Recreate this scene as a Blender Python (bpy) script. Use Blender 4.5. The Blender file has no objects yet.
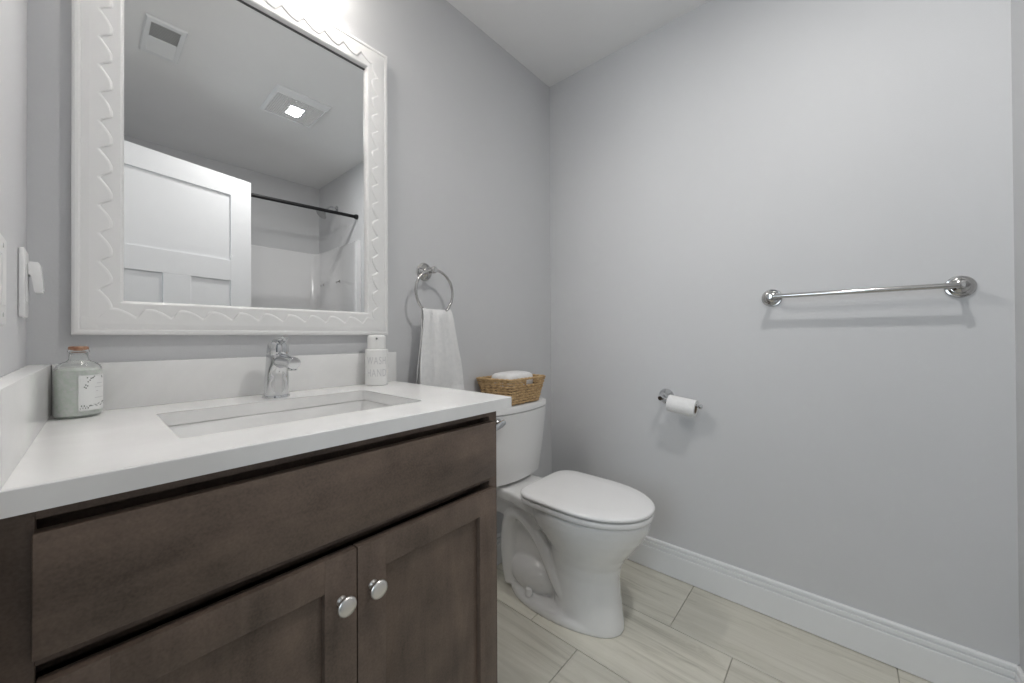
import bpy, bmesh, math, random
from mathutils import Vector, Matrix, noise

random.seed(7)
PI = math.pi
scn = bpy.context.scene
COL = scn.collection

# ------------------------------------------------------------------ camera
F_PX, YAW, PITCH, ROLL = 376.9031, math.radians(48.6768), math.radians(0.3651), math.radians(-0.2876)
CAM = Vector((0.0747, -1.2170, 1.0522))
fw = Vector((math.sin(YAW) * math.cos(PITCH), math.cos(YAW) * math.cos(PITCH), math.sin(PITCH)))
r0 = Vector((math.cos(YAW), -math.sin(YAW), 0))
u0 = r0.cross(fw)
rt = math.cos(ROLL) * r0 + math.sin(ROLL) * u0
up = -math.sin(ROLL) * r0 + math.cos(ROLL) * u0
cd = bpy.data.cameras.new('camera')
cam = bpy.data.objects.new('camera', cd)
COL.objects.link(cam)
cd.sensor_fit = 'HORIZONTAL'
cd.sensor_width = 36.0
cd.lens = 36.0 * F_PX / 1024.0
cd.shift_y = -6.8467 / 1024.0
cd.clip_start = 0.01
cam.matrix_world = Matrix(((rt.x, up.x, -fw.x, CAM.x), (rt.y, up.y, -fw.y, CAM.y), (rt.z, up.z, -fw.z, CAM.z), (0, 0, 0, 1)))
scn.camera = cam

# ------------------------------------------------------------------ world and exposure
w = bpy.data.worlds.new('world')
scn.world = w
w.use_nodes = True
bg = w.node_tree.nodes['Background']
bg.inputs[0].default_value = (0.80, 0.90, 1.0, 1)
bg.inputs[1].default_value = 0.15
scn.view_settings.view_transform = 'Standard'
scn.view_settings.look = 'None'
scn.view_settings.gamma = 1.0
scn.view_settings.use_curve_mapping = False
scn.view_settings.exposure = 0.0
scn.cycles.max_bounces = 16
scn.cycles.diffuse_bounces = 8
scn.cycles.glossy_bounces = 6
scn.cycles.transmission_bounces = 10

FAN_POWER = 9.0
VANITY_POWER = 9.5
DOOR_POWER = 12.0

def light(name, kind, loc, power, color=(1, 1, 1), size=0.1, size_y=None, rot=(0, 0, 0)):
    d = bpy.data.lights.new(name, kind)
    d.energy = power
    d.color = color
    if kind == 'AREA':
        d.shape = 'RECTANGLE'
        d.size = size
        d.size_y = size_y or size
    else:
        d.shadow_soft_size = size
    o = bpy.data.objects.new(name, d)
    COL.objects.link(o)
    o.location = loc
    o.rotation_euler = rot
    return o

# daylight of the hall coming in at the open doorway in the left wall
light('hall_daylight', 'AREA', (-1.25, -1.02, 1.35), DOOR_POWER, (0.80, 0.91, 1.0), 1.2, 0.6, (0, -PI / 2, 0))

# ------------------------------------------------------------------ materials
def mat(name, col, rough=0.5, metal=0.0, spec=0.5, trans=0.0, ior=1.45, coat=0.0, emit=None, estr=0.0, sheen=0.0):
    m = bpy.data.materials.new(name)
    m.use_nodes = True
    b = m.node_tree.nodes['Principled BSDF']
    b.inputs['Base Color'].default_value = (*col, 1)
    b.inputs['Roughness'].default_value = rough
    b.inputs['Metallic'].default_value = metal
    b.inputs['Specular IOR Level'].default_value = spec
    b.inputs['Transmission Weight'].default_value = trans
    b.inputs['IOR'].default_value = ior
    b.inputs['Coat Weight'].default_value = coat
    b.inputs['Sheen Weight'].default_value = sheen
    if emit:
        b.inputs['Emission Color'].default_value = (*emit, 1)
        b.inputs['Emission Strength'].default_value = estr
    return m

def nt(m):
    return m.node_tree, m.node_tree.nodes['Principled BSDF']

def node(t, kind, **kw):
    n = t.nodes.new(kind)
    for k, v in kw.items():
        setattr(n, k, v)
    return n

def add_noise(m, scale, c1, c2, detail=6, rough=0.6, stretch=(1, 1, 1), lo=0.35, hi=0.65, bump=0.0, bscale=None, distort=0.0, coord='Object'):
    t, b = nt(m)
    tc = node(t, 'ShaderNodeTexCoord')
    mp = node(t, 'ShaderNodeMapping')
    mp.inputs['Scale'].default_value = stretch
    t.links.new(tc.outputs[coord], mp.inputs[0])
    n = node(t, 'ShaderNodeTexNoise')
    n.inputs['Scale'].default_value = scale
    n.inputs['Detail'].default_value = detail
    n.inputs['Roughness'].default_value = rough
    n.inputs['Distortion'].default_value = distort
    t.links.new(mp.outputs[0], n.inputs['Vector'])
    r = node(t, 'ShaderNodeValToRGB')
    r.color_ramp.elements[0].position = lo
    r.color_ramp.elements[0].color = (*c1, 1)
    r.color_ramp.elements[1].position = hi
    r.color_ramp.elements[1].color = (*c2, 1)
    t.links.new(n.outputs['Fac'], r.inputs[0])
    t.links.new(r.outputs[0], b.inputs['Base Color'])
    if bump:
        n2 = node(t, 'ShaderNodeTexNoise')
        n2.inputs['Scale'].default_value = bscale or scale * 6
        n2.inputs['Detail'].default_value = 3
        t.links.new(mp.outputs[0], n2.inputs['Vector'])
        bp = node(t, 'ShaderNodeBump')
        bp.inputs['Strength'].default_value = bump
        bp.inputs['Distance'].default_value = 0.002
        t.links.new(n2.outputs['Fac'], bp.inputs['Height'])
        t.links.new(bp.outputs[0], b.inputs['Normal'])
    return m, r

M = {}
M['paint'] = add_noise(mat('grey_wall_paint', (.5, .5, .5), 0.55, spec=0.35), 3.0, (.604, .610, .623), (.614, .620, .633), bump=0.12, bscale=260)[0]
M['ceiling'] = add_noise(mat('white_ceiling_paint', (.7, .7, .7), 0.8, spec=0.2), 3.0, (.80, .80, .80), (.82, .82, .82), bump=0.15, bscale=220)[0]
M['trim'] = mat('white_trim_paint', (.78, .79, .80), 0.35)
M['doorpaint'] = mat('white_door_paint', (.76, .77, .79), 0.4)
M['quartz'] = add_noise(mat('white_quartz', (.8, .8, .8), 0.16), 4.0, (.77, .77, .765), (.83, .83, .825), detail=8, stretch=(1, 1, 1), distort=1.5)[0]
M['ceramic'] = mat('white_vitreous_china', (.80, .80, .795), 0.09, coat=0.3)
M['seatplastic'] = mat('white_seat_plastic', (.82, .82, .82), 0.22)
M['chrome'] = mat('polished_chrome', (.66, .67, .68), 0.07, metal=1.0)
M['nickel'] = mat('brushed_nickel', (.52, .515, .505), 0.13, metal=1.0)
M['knobnickel'] = mat('satin_nickel_knob', (.80, .78, .75), 0.33, metal=1.0)
M['black'] = mat('black_metal', (.010, .010, .011), 0.5, spec=0.3)
M['mirror'] = mat('mirror_silver', (.86, .87, .87), 0.0, metal=1.0)
M['frame'] = mat('white_mirror_frame', (.80, .80, .795), 0.28)
M['edge'] = mat('dark_mirror_edge', (.10, .10, .10), 0.4)
M['plastic'] = mat('white_switch_plastic', (.80, .80, .80), 0.3)
M['steel'] = mat('screw_steel', (.45, .45, .45), 0.4, metal=1.0)
M['glass'] = mat('clear_glass', (.99, 1.0, .99), 0.02, trans=1.0, ior=1.45)
M['salt'] = add_noise(mat('pale_green_bath_salt', (.7, .75, .7), 0.6), 160, (.84, .91, .84), (.97, .985, .97), detail=3, bump=0.35, bscale=260)[0]
M['copper'] = add_noise(mat('copper_stopper', (.5, .25, .14), 0.35, metal=0.5), 90, (.36, .16, .09), (.60, .38, .26))[0]
M['label'] = mat('white_paper_label', (.80, .81, .80), 0.55)
M['print'] = mat('grey_label_print', (.16, .18, .17), 0.6)
M['soap'] = mat('white_dispenser_plastic', (.80, .80, .79), 0.35)
M['softprint'] = mat('pale_grey_lettering', (.55, .55, .56), 0.5)
M['lettering'] = mat('faint_grey_lettering', (.60, .60, .61), 0.5)
M['paper'] = add_noise(mat('white_tissue_paper', (.8, .8, .8), 0.9, spec=0.1), 90, (.78, .78, .78), (.82, .82, .82), bump=0.3, bscale=400)[0]
M['card'] = mat('brown_cardboard', (.30, .24, .18), 0.8)
M['towel'] = add_noise(mat('white_terry_cloth', (.8, .8, .8), 0.95, spec=0.1, sheen=0.3), 60, (.78, .785, .79), (.84, .84, .84), bump=1.0, bscale=420)[0]
M['cloth'] = add_noise(mat('white_packet', (.8, .8, .8), 0.35), 40, (.78, .78, .78), (.84, .84, .84))[0]
M['wicker'] = add_noise(mat('tan_wicker', (.35, .22, .11), 0.55), 55, (.36, .22, .10), (.66, .46, .24), detail=4, lo=.25, hi=.7)[0]
M['wickershade'] = mat('wicker_gap_shade', (.07, .04, .02), 0.8)  # dark colour standing in for shade in the weave gaps
M['surround'] = mat('white_fibreglass', (.78, .78, .79), 0.16, coat=0.3)
M['diff'] = mat('prismatic_lens', (.42, .43, .44), 0.2, emit=(1, .97, .92), estr=0.12)
M['gap'] = mat('shadow_gap', (.02, .02, .02), 0.9)
M['grille'] = mat('grey_grille', (.62, .62, .61), 0.5)
M['hinge'] = mat('satin_hinge', (.55, .54, .52), 0.35, metal=1.0)
M['shade'] = mat('frosted_glass_shade', (.9, .9, .9), 0.4, emit=(1, .95, .88), estr=10.0)
M['bulb'] = mat('lit_bulb', (1, 1, 1), 0.4, emit=(1, .97, .93), estr=14.0)

# dark stained maple
def wood_mat(name, axis):
    m = mat(name, (.08, .065, .055), 0.36, spec=0.4)
    st = (1, 7, 7) if axis == 'x' else (7, 7, 1)
    t, b = nt(m)
    tc = node(t, 'ShaderNodeTexCoord')
    mp = node(t, 'ShaderNodeMapping')
    mp.inputs['Scale'].default_value = st
    t.links.new(tc.outputs['Object'], mp.inputs[0])
    n1 = node(t, 'ShaderNodeTexNoise')
    n1.inputs['Scale'].default_value = 3.0
    n1.inputs['Detail'].default_value = 8
    n1.inputs['Roughness'].default_value = 0.62
    n1.inputs['Distortion'].default_value = 0.6
    t.links.new(mp.outputs[0], n1.inputs['Vector'])
    n2 = node(t, 'ShaderNodeTexNoise')
    n2.inputs['Scale'].default_value = 11
    n2.inputs['Detail'].default_value = 5
    t.links.new(tc.outputs['Object'], n2.inputs['Vector'])
    n3 = node(t, 'ShaderNodeTexNoise')
    n3.inputs['Scale'].default_value = 260
    n3.inputs['Detail'].default_value = 2
    t.links.new(tc.outputs['Object'], n3.inputs['Vector'])
    a = node(t, 'ShaderNodeMath', operation='ADD')
    t.links.new(n1.outputs['Fac'], a.inputs[0])
    t.links.new(n2.outputs['Fac'], a.inputs[1])
    a2 = node(t, 'ShaderNodeMath', operation='MULTIPLY_ADD')
    t.links.new(n3.outputs['Fac'], a2.inputs[0])
    a2.inputs[1].default_value = 0.60
    t.links.new(a.outputs[0], a2.inputs[2])
    r = node(t, 'ShaderNodeValToRGB')
    r.color_ramp.elements[0].position = 0.78
    r.color_ramp.elements[0].color = (.074, .056, .045, 1)
    r.color_ramp.elements[1].position = 1.55
    r.color_ramp.elements[1].color = (.200, .148, .116, 1)
    mulr = node(t, 'ShaderNodeMath', operation='MULTIPLY')
    mulr.inputs[1].default_value = 0.57
    t.links.new(a2.outputs[0], mulr.inputs[0])
    r.color_ramp.elements[0].position = 0.50
    r.color_ramp.elements[1].position = 0.96
    t.links.new(mulr.outputs[0], r.inputs[0])
    t.links.new(r.outputs[0], b.inputs['Base Color'])
    return m
M['wood'] = wood_mat('dark_stained_maple', 'x')
M['woodv'] = wood_mat('dark_stained_maple_upright', 'z')

# floor tile: travertine streaks along Y, each tile with its own shift
def tile_mat():
    m = mat('beige_wood_look_tile', (.5, .48, .42), 0.38, spec=0.4)
    t, b = nt(m)
    tc = node(t, 'ShaderNodeTexCoord')
    geo = node(t, 'ShaderNodeNewGeometry')
    mp = node(t, 'ShaderNodeMapping')
    mp.inputs['Scale'].default_value = (15, 1.1, 1)
    off = node(t, 'ShaderNodeCombineXYZ')
    ml = node(t, 'ShaderNodeMath', operation='MULTIPLY')
    ml.inputs[1].default_value = 37.0
    t.links.new(geo.outputs['Random Per Island'], ml.inputs[0])
    t.links.new(ml.outputs[0], off.inputs[0])
    t.links.new(ml.outputs[0], off.inputs[1])
    t.links.new(tc.outputs['Object'], mp.inputs[0])
    ad = node(t, 'ShaderNodeVectorMath', operation='ADD')
    t.links.new(mp.outputs[0], ad.inputs[0])
    t.links.new(off.outputs[0], ad.inputs[1])
    n1 = node(t, 'ShaderNodeTexNoise')
    n1.inputs['Scale'].default_value = 1.6
    n1.inputs['Detail'].default_value = 10
    n1.inputs['Roughness'].default_value = 0.72
    n1.inputs['Distortion'].default_value = 0.9
    t.links.new(ad.outputs[0], n1.inputs['Vector'])
    r = node(t, 'ShaderNodeValToRGB')
    e = r.color_ramp.elements
    e[0].position = .30
    e[0].color = (.40, .385, .325, 1)
    e[1].position = .72
    e[1].color = (.71, .69, .615, 1)
    x = r.color_ramp.elements.new(.46)
    x.color = (.60, .58, .505, 1)
    t.links.new(n1.outputs['Fac'], r.inputs[0])
    hs = node(t, 'ShaderNodeHueSaturation')
    mv = node(t, 'ShaderNodeMath', operation='MULTIPLY_ADD')
    mv.inputs[1].default_value = 0.12
    mv.inputs[2].default_value = 0.96
    t.links.new(geo.outputs['Random Per Island'], mv.inputs[0])
    t.links.new(mv.outputs[0], hs.inputs['Value'])
    t.links.new(r.outputs[0], hs.inputs['Color'])
    t.links.new(hs.outputs[0], b.inputs['Base Color'])
    bp = node(t, 'ShaderNodeBump')
    bp.inputs['Strength'].default_value = 0.12
    bp.inputs['Distance'].default_value = 0.002
    t.links.new(n1.outputs['Fac'], bp.inputs['Height'])
    t.links.new(bp.outputs[0], b.inputs['Normal'])
    return m
M['tile'] = tile_mat()
M['grout'] = mat('grey_grout', (.38, .36, .31), 0.9)

# ------------------------------------------------------------------ mesh helpers
def V(*a):
    return Vector(a)

class MB:
    """collects shapes (world coordinates) for ONE mesh object"""
    def __init__(self):
        self.bm = bmesh.new()

    def box(self, lo, hi, bev=0.0, seg=2, mi=0):
        b = bmesh.new()
        bmesh.ops.create_cube(b, size=1)
        lo, hi = Vector(lo), Vector(hi)
        c, s = (lo + hi) / 2, hi - lo
        for v in b.verts:
            v.co = Vector((v.co.x * s.x + c.x, v.co.y * s.y + c.y, v.co.z * s.z + c.z))
        if bev:
            bmesh.ops.bevel(b, geom=list(b.edges), offset=bev, segments=seg, profile=0.5, affect='EDGES')
        self.merge(b, mi)
        return self

    def merge(self, b, mi=0, mtx=None):
        mp = {}
        for v in b.verts:
            mp[v] = self.bm.verts.new(mtx @ v.co if mtx else v.co)
        for f in b.faces:
            try:
                nf = self.bm.faces.new([mp[v] for v in f.verts])
                nf.material_index = mi
                nf.smooth = f.smooth
            except ValueError:
                pass
        b.free()

    def loft(self, rings, cap=True, closed=True, mi=0):
        vs = [[self.bm.verts.new(p) for p in r] for r in rings]
        n = len(rings[0])
        for a, b in zip(vs[:-1], vs[1:]):
            for i in range(n if closed else n - 1):
                j = (i + 1) % n
                f = self.bm.faces.new((a[i], a[j], b[j], b[i]))
                f.material_index = mi
        if cap:
            f = self.bm.faces.new(vs[0][::-1]); f.material_index = mi
            f = self.bm.faces.new(vs[-1]); f.material_index = mi
        return self

    def lathe(self, prof, origin=(0, 0, 0), axis=(0, 0, 1), n=32, cap=True, mi=0):
        """prof: list of (radius, distance along axis)"""
        o = Vector(origin)
        ax = Vector(axis).normalized()
        q = Vector((0, 0, 1)).rotation_difference(ax)
        rings = []
        for r, h in prof:
            rings.append([o + q @ Vector((max(r, 1e-5) * math.cos(2 * PI * i / n), max(r, 1e-5) * math.sin(2 * PI * i / n), h)) for i in range(n)])
        return self.loft(rings, cap, mi=mi)

    def tube(self, pts, r, n=12, closed=False, mi=0, flat=None):
        """swept circle of radius r (number or list) along pts"""
        pts = [Vector(p) for p in pts]
        N = len(pts)
        rad = r if isinstance(r, (list, tuple)) else [r] * N
        rings = []
        prev = None
        for i in range(N):
            if closed:
                t = (pts[(i + 1) % N] - pts[i - 1]).normalized()
            else:
                t = (pts[min(i + 1, N - 1)] - pts[max(i - 1, 0)]).normalized()
            if prev is None:
                a = Vector((0, 0, 1)) if abs(t.z) < 0.9 else Vector((1, 0, 0))
                nrm = (a - t * a.dot(t)).normalized()
            else:
                nrm = (prev - t * prev.dot(t)).normalized()
            prev = nrm
            bn = t.cross(nrm)
            fx, fy = flat if flat else (1, 1)
            rings.append([pts[i] + (nrm * math.cos(2 * PI * k / n) * fx + bn * math.sin(2 * PI * k / n) * fy) * rad[i] for k in range(n)])
        if closed:
            rings.append(rings[0])
            vs = [[self.bm.verts.new(p) for p in q] for q in rings[:-1]]
            for i in range(N):
                a, b = vs[i], vs[(i + 1) % N]
                for k in range(n):
                    f = self.bm.faces.new((a[k], a[(k + 1) % n], b[(k + 1) % n], b[k]))
                    f.material_index = mi
            return self
        return self.loft(rings, True, mi=mi)

    def prism(self, poly, lo, hi, axis='z', mi=0):
        def P(a, b, c):
            return {'z': (a, b, c), 'y': (a, c, b), 'x': (c, a, b)}[axis]
        return self.loft([[P(a, b, lo) for a, b in poly], [P(a, b, hi) for a, b in poly]], True, mi=mi)

    def build(self, name, materials, parent=None, smooth=None, loc=None, angle=35):
        me = bpy.data.meshes.new(name)
        bmesh.ops.recalc_face_normals(self.bm, faces=list(self.bm.faces))
        o = bpy.data.objects.new(name, me)
        COL.objects.link(o)
        base = Vector((0, 0, 0))
        if parent is not None:
            p = parent
            while p is not None:
                base += p.location
                p = p.parent
            o.parent = parent
        if loc is not None:
            o.location = Vector(loc) - base
            base = Vector(loc)
        for v in self.bm.verts:
            v.co -= base
        self.bm.to_mesh(me)
        self.bm.free()
        for m in (materials if isinstance(materials, (list, tuple)) else [materials]):
            me.materials.append(m)
        if smooth:
            for p in me.polygons:
                p.use_smooth = True
            if angle < 180:
                me.set_sharp_from_angle(angle=math.radians(angle))
        return o

def empty(name, loc, label, cat, group=None, rot=0.0):
    o = bpy.data.objects.new(name, None)
    o.empty_display_size = 0.05
    COL.objects.link(o)
    o.location = loc
    o.rotation_euler = (0, 0, rot)
    return tag(o, label, cat, group)

def tag(o, label, cat, group=None, kind=None):
    if label: o['label'] = label
    if cat: o['category'] = cat
    if group: o['group'] = group
    if kind: o['kind'] = kind
    return o

def struct(o):
    o['kind'] = 'structure'
    return o

def copy_tree(o, parent=None):
    c = o.copy()
    COL.objects.link(c)
    c.parent = parent
    for ch in list(o.children):
        copy_tree(ch, c)
    return c

def smoothstep(a, b, x):
    t = min(1, max(0, (x - a) / (b - a)))
    return t * t * (3 - 2 * t)

# ------------------------------------------------------------------ room
W, H = 1.784, 2.44            # right wall plane, ceiling height
YS = -1.5755                  # face of the short wall beside the tub
XA = 1.525                    # end wall of the tub alcove
YB = -2.46                    # wall behind the tub
T = 0.11

mb = MB()
mb.box((-1.75, -2.6, -0.06), (1.95, 0.12, -0.0035), mi=1)
TW, TL, G = 0.305, 0.600, 0.0014
row = 0
x1 = 1.479 + TW
while x1 > -1.7:
    x0 = x1 - TW
    y = -0.736 - 0.2 * row
    while y < 0.0:
        y += TL
    while y > -2.62:
        ya, yb = y - TL, y
        lo = (max(x0 + G, -1.75), max(ya + G, -2.62), -0.006)
        hi = (min(x1 - G, 1.85), min(yb - G, 0.08), 0.0)
        if hi[0] - lo[0] > .02 and hi[1] - lo[1] > .02:
            mb.box(lo, hi, 0.0008, 1)
        y -= TL
    x1 -= TW
    row += 1
struct(mb.build('floor', [M['tile'], M['grout']]))

struct(MB().box((-0.02, -2.6, H), (1.95, 0.12, H + 0.08)).build('ceiling', M['ceiling']))
struct(MB().box((-T, 0, 0), (W + T, T, H)).build('wall_back', M['paint']))
struct(MB().box((W, YB - T, 0), (W + T, 0, H)).build('wall_right', M['paint']))
struct(MB().box((-0.10, YB - T, 0), (W, YB, H)).build('wall_rear', M['paint']))
struct(MB().box((XA, YB, 0), (W, YS, H)).build('wall_front', M['paint']))
struct(MB().box((-1.75, -2.6, 0), (-1.65, 0.12, H)).build('wall_hall', M['paint']))
D0, D1, DH = -1.395, -0.66, 2.045     # doorway in the left wall
struct(MB().box((-T, D1, 0), (0, 0, H)).box((-T, D0, DH), (0, D1, H)).box((-T, YB, 0), (0, D0, H)).build('wall_left', M['paint']))

def casing(name, lo, hi):
    struct(MB().box(lo, hi, 0.003).build(name, M['trim']))
casing('trim_1', (0.0, D1, 0), (0.016, D1 + 0.058, DH + 0.058))
casing('trim_2', (0.0, D0 - 0.058, 0), (0.016, D0 - 0.012, DH + 0.058))
casing('trim_3', (0.0, D0 - 0.012, DH), (0.016, D1, DH + 0.058))

BBH, BBT = 0.1378, 0.014
def base_profile():
    # (distance from wall, height): plain board, step, cove, top bead
    return [(0, 0), (BBT - .006, 0), (BBT - .006, .0024), (BBT, .0028), (BBT, .0975), (BBT - .0015, .0990), (BBT - .0070, .0995), (BBT - .0070, .1035), (BBT - .0022, .1040), (BBT - .0022, .1180),
            (BBT - .0032, .1195), (BBT - .0090, .1200), (BBT - .0090, .1238), (BBT - .0050, .1243), (BBT - .0050, .1325), (BBT - .0068, .1362), (BBT - .0092, BBH), (0, BBH)]
def baseboard(name, a, b, nrm):
    """a,b: floor points on the wall plane, nrm: into the room; mitred by 45 degrees at b when asked"""
    a, b, nrm = Vector(a), Vector(b), Vector(nrm)
    mb = MB()
    d = (b - a).normalized()
    ra = [a + nrm * q + V(0, 0, z) for q, z in base_profile()]
    rb = [b + nrm * q + V(0, 0, z) for q, z in base_profile()]
    mb.loft([ra, rb], True)
    return struct(mb.build(name, M['trim']))
baseboard('baseboard_right', (W, 0, 0), (W, YS, 0), (-1, 0, 0))
baseboard('baseboard_back', (0.783, 0, 0), (W, 0, 0), (0, -1, 0))
baseboard('baseboard_front', (XA, YS, 0), (W, YS, 0), (0, 1, 0))

# ------------------------------------------------------------------ vanity cabinet
CT, CTK = 0.8984, 0.0284
CBR, CBD = 0.7787, 0.543
cab = empty('vanity_cabinet', (0.39, -0.27, 0), 'dark brown stained vanity cabinet under the white countertop', 'cabinet')
mb = MB()
top = CT - CTK
mb.box((0.004, -CBD + 0.02, 0.10), (0.022, -0.002, top))
mb.box((CBR - 0.018, -CBD + 0.02, 0.0), (CBR, -0.002, top), 0.001, 1)
mb.box((0.022, -0.52, 0.10), (CBR - 0.018, -0.002, 0.118))
mb.box((0.022, -0.012, 0.118), (CBR - 0.018, -0.002, top))
mb.box((0.022, -0.500, 0.66), (CBR - 0.018, -0.488, top))  # panel added behind the open rail gaps to keep them dark
mb.box((0.004, -0.47, 0.0), (CBR - 0.018, -0.455, 0.10))
mb.build('carcass', M['woodv'], cab)
mb = MB()     # face frame
mb.box((0.002, -CBD, 0.10), (0.040, -CBD + 0.02, top), 0.0008, 1)
mb.box((CBR - 0.028, -CBD, 0.10), (CBR, -CBD + 0.02, top), 0.0008, 1)
mb.box((0.040, -CBD, 0.8525), (CBR - 0.028, -CBD + 0.0195, top))  # upper and middle rails cut short, leaving slots shaped to render black
mb.box((0.040, -CBD, 0.6905), (CBR - 0.028, -CBD + 0.0195, 0.712))
mb.box((0.040, -CBD, 0.10), (CBR - 0.028, -CBD + 0.0195, 0.135))
mb.build('face_frame', M['woodv'], cab)
YD0, YD1 = -0.5632, -CBD - 0.0005
MB().box((0.0385, YD0, 0.7062), (0.7545, YD1, 0.8423), 0.0018, 2).build('drawer_front', M['wood'], cab, smooth=True)

def shaker_door(x0, x1, z0, z1, knob_x):
    st, rec = 0.055, 0.012
    mb = MB()
    mb.box((x0, YD0, z0), (x0 + st, YD1, z1), 0.0012, 2)
    mb.box((x1 - st, YD0, z0), (x1, YD1, z1), 0.0012, 2)
    mb.box((x0 + st - .0005, YD0 + .0001, z1 - st), (x1 - st + .0005, YD1, z1), 0.0012, 2)
    mb.box((x0 + st - .0005, YD0 + .0001, z0), (x1 - st + .0005, YD1, z0 + st), 0.0012, 2)
    mb.box((x0 + st - .004, YD0 + rec, z0 + st - .004), (x1 - st + .004, YD1 - .002, z1 - st + .004))
    d = mb.build('door', M['woodv'], cab, smooth=True)
    k = MB()
    prof = [(.0085, 0), (.0085, .0015), (.0062, .0035), (.0055, .008), (.0056, .012), (.0075, .015), (.0125, .0175), (.0158, .0195),
            (.0165, .0215), (.0160, .0235), (.0135, .0258), (.008, .0275), (.0, .0282)]
    k.lathe(prof, (knob_x, YD0, 0.5985), (0, -1, 0), 36)
    tag(k.build('knob', M['knobnickel'], d, smooth=True, angle=60), 'round satin nickel knob', None)
shaker_door(0.0414, 0.3968, 0.115, 0.6779, 0.3695)
shaker_door(0.3988, 0.7545, 0.115, 0.6779, 0.4275)

# ------------------------------------------------------------------ countertop with splashes, sink
SX0, SX1, SY0, SY1 = 0.171, 0.6215, -0.4535, -0.156
ctop = empty('vanity_countertop', (0.40, -0.28, top), 'white quartz vanity countertop with cut out for the sink', 'countertop')
def rrect(x0, x1, y0, y1, r, n=6):
    pts = []
    for cx, cy, a0 in ((x1 - r, y1 - r, 0), (x0 + r, y1 - r, 90), (x0 + r, y0 + r, 180), (x1 - r, y0 + r, 270)):
        for i in range(n + 1):
            a = math.radians(a0 + 90 * i / n)
            pts.append((cx + r * math.cos(a), cy + r * math.sin(a)))
    return pts
def slab_with_hole(outer, inner, z0, z1, bev=0.0015):
    """outer, inner: same number of points in matching angular order"""
    def shrink(poly, d):
        cx = sum(p[0] for p in poly) / len(poly); cy = sum(p[1] for p in poly) / len(poly)
        return [(p[0] - math.copysign(min(d, abs(p[0] - cx)), p[0] - cx), p[1] - math.copysign(min(d, abs(p[1] - cy)), p[1] - cy)) for p in poly]
    rings = [[(x, y, z1) for x, y in shrink(inner, -bev)], [(x, y, z1) for x, y in shrink(outer, bev)], [(x, y, z1 - bev) for x, y in outer],
             [(x, y, z0) for x, y in outer], [(x, y, z0) for x, y in inner], [(x, y, z1 - bev) for x, y in inner]]
    mb = MB()
    vs = [[mb.bm.verts.new(p) for p in r] for r in rings]
    n = len(outer)
    for k in range(6):
        a, b = vs[k], vs[(k + 1) % 6]
        for i in range(n):
            mb.bm.faces.new((a[i], a[(i + 1) % n], b[(i + 1) % n], b[i]))
    return mb
outer = rrect(0.001, 0.8060, -0.5735, -0.001, 0.004)
inner = rrect(SX0, SX1, SY0, SY1, 0.014)
slab_with_hole(outer, inner, top, CT).build('slab', M['quartz'], ctop)
BST = 1.0016
MB().box((0.033, -0.020, CT), (0.8120, -0.001, BST), 0.0015, 2).build('backsplash', M['quartz'], ctop, smooth=True)
mb = MB()
mb.prism([(0.001, -0.5715), (0.0195, -0.5715), (0.0325, -0.001), (0.001, -0.001)], CT, BST)
bmesh.ops.bevel(mb.bm, geom=list(mb.bm.edges), offset=0.0015, segments=2, profile=0.5, affect='EDGES')
mb.build('side_splash', M['quartz'], ctop, smooth=True)

sink = empty('undermount_sink', (0.395, -0.305, 0.73), 'rectangular white basin sunk below the countertop cut out', 'sink')
mb = MB()
ZR = top - 0.0008
def sk(grow, z, r):
    return [(x, y, z) for x, y in rrect(SX0 - grow, SX1 + grow, SY0 - grow, SY1 + grow, r)]
rings = [sk(.022, ZR, .03), sk(-.004 + .008, ZR, .02), sk(.001, ZR - .003, .018), sk(-.004, ZR - .08, .025), sk(-.012, ZR - .118, .03), sk(-.03, ZR - .132, .04), sk(-.07, ZR - .136, .03),
         sk(-.128, ZR - .139, .014)]
mb.loft(rings, cap=False)
mb.bm.faces.new([v for v in mb.bm.verts][-28:])
mb.loft([sk(.022, ZR, .03), sk(.022, ZR - .012, .03), sk(.010, ZR - .018, .03), sk(.006, ZR - .08, .03), sk(-.002, ZR - .125, .03), sk(-.02, ZR - .145, .03), sk(-.12, ZR - .15, .02)], cap=False)
mb.build('basin', M['ceramic'], sink, smooth=True, angle=50)
mb = MB()
mb.lathe([(.030, 0), (.030, .002), (.027, .0035), (.022, .0035), (.021, .001), (.0, .001)], (0.395, -0.305, ZR - .1405), (0, 0, 1), 32)
mb.lathe([(.018, .002), (.018, .005), (.014, .007), (.0, .0075)], (0.395, -0.305, ZR - .1405), (0, 0, 1), 28)
mb.build('drain', M['chrome'], sink, smooth=True)

# ------------------------------------------------------------------ faucet
FX, FY = 0.411, -0.092
fau = empty('faucet', (FX, FY, CT), 'chrome single handle faucet at the back of the sink', 'faucet')
MB().lathe([(.0320, 0), (.0320, .0025), (.0305, .005), (.0270, .006)], (FX, FY, CT), (0, 0, 1), 40).build('base_ring', M['chrome'], fau, smooth=True)
def catmull(P, k=6):
    out = []
    for i in range(len(P) - 1):
        p0, p1, p2, p3 = P[max(i - 1, 0)], P[i], P[i + 1], P[min(i + 2, len(P) - 1)]
        for j in range(k):
            t = j / k
            out.append(tuple(0.5 * (2 * b + (c - a) * t + (2 * a - 5 * b + 4 * c - d) * t * t + (3 * b - a - 3 * c + d) * t ** 3) for a, b, c, d in zip(p0, p1, p2, p3)))
    out.append(tuple(P[-1]))
    return out
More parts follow.
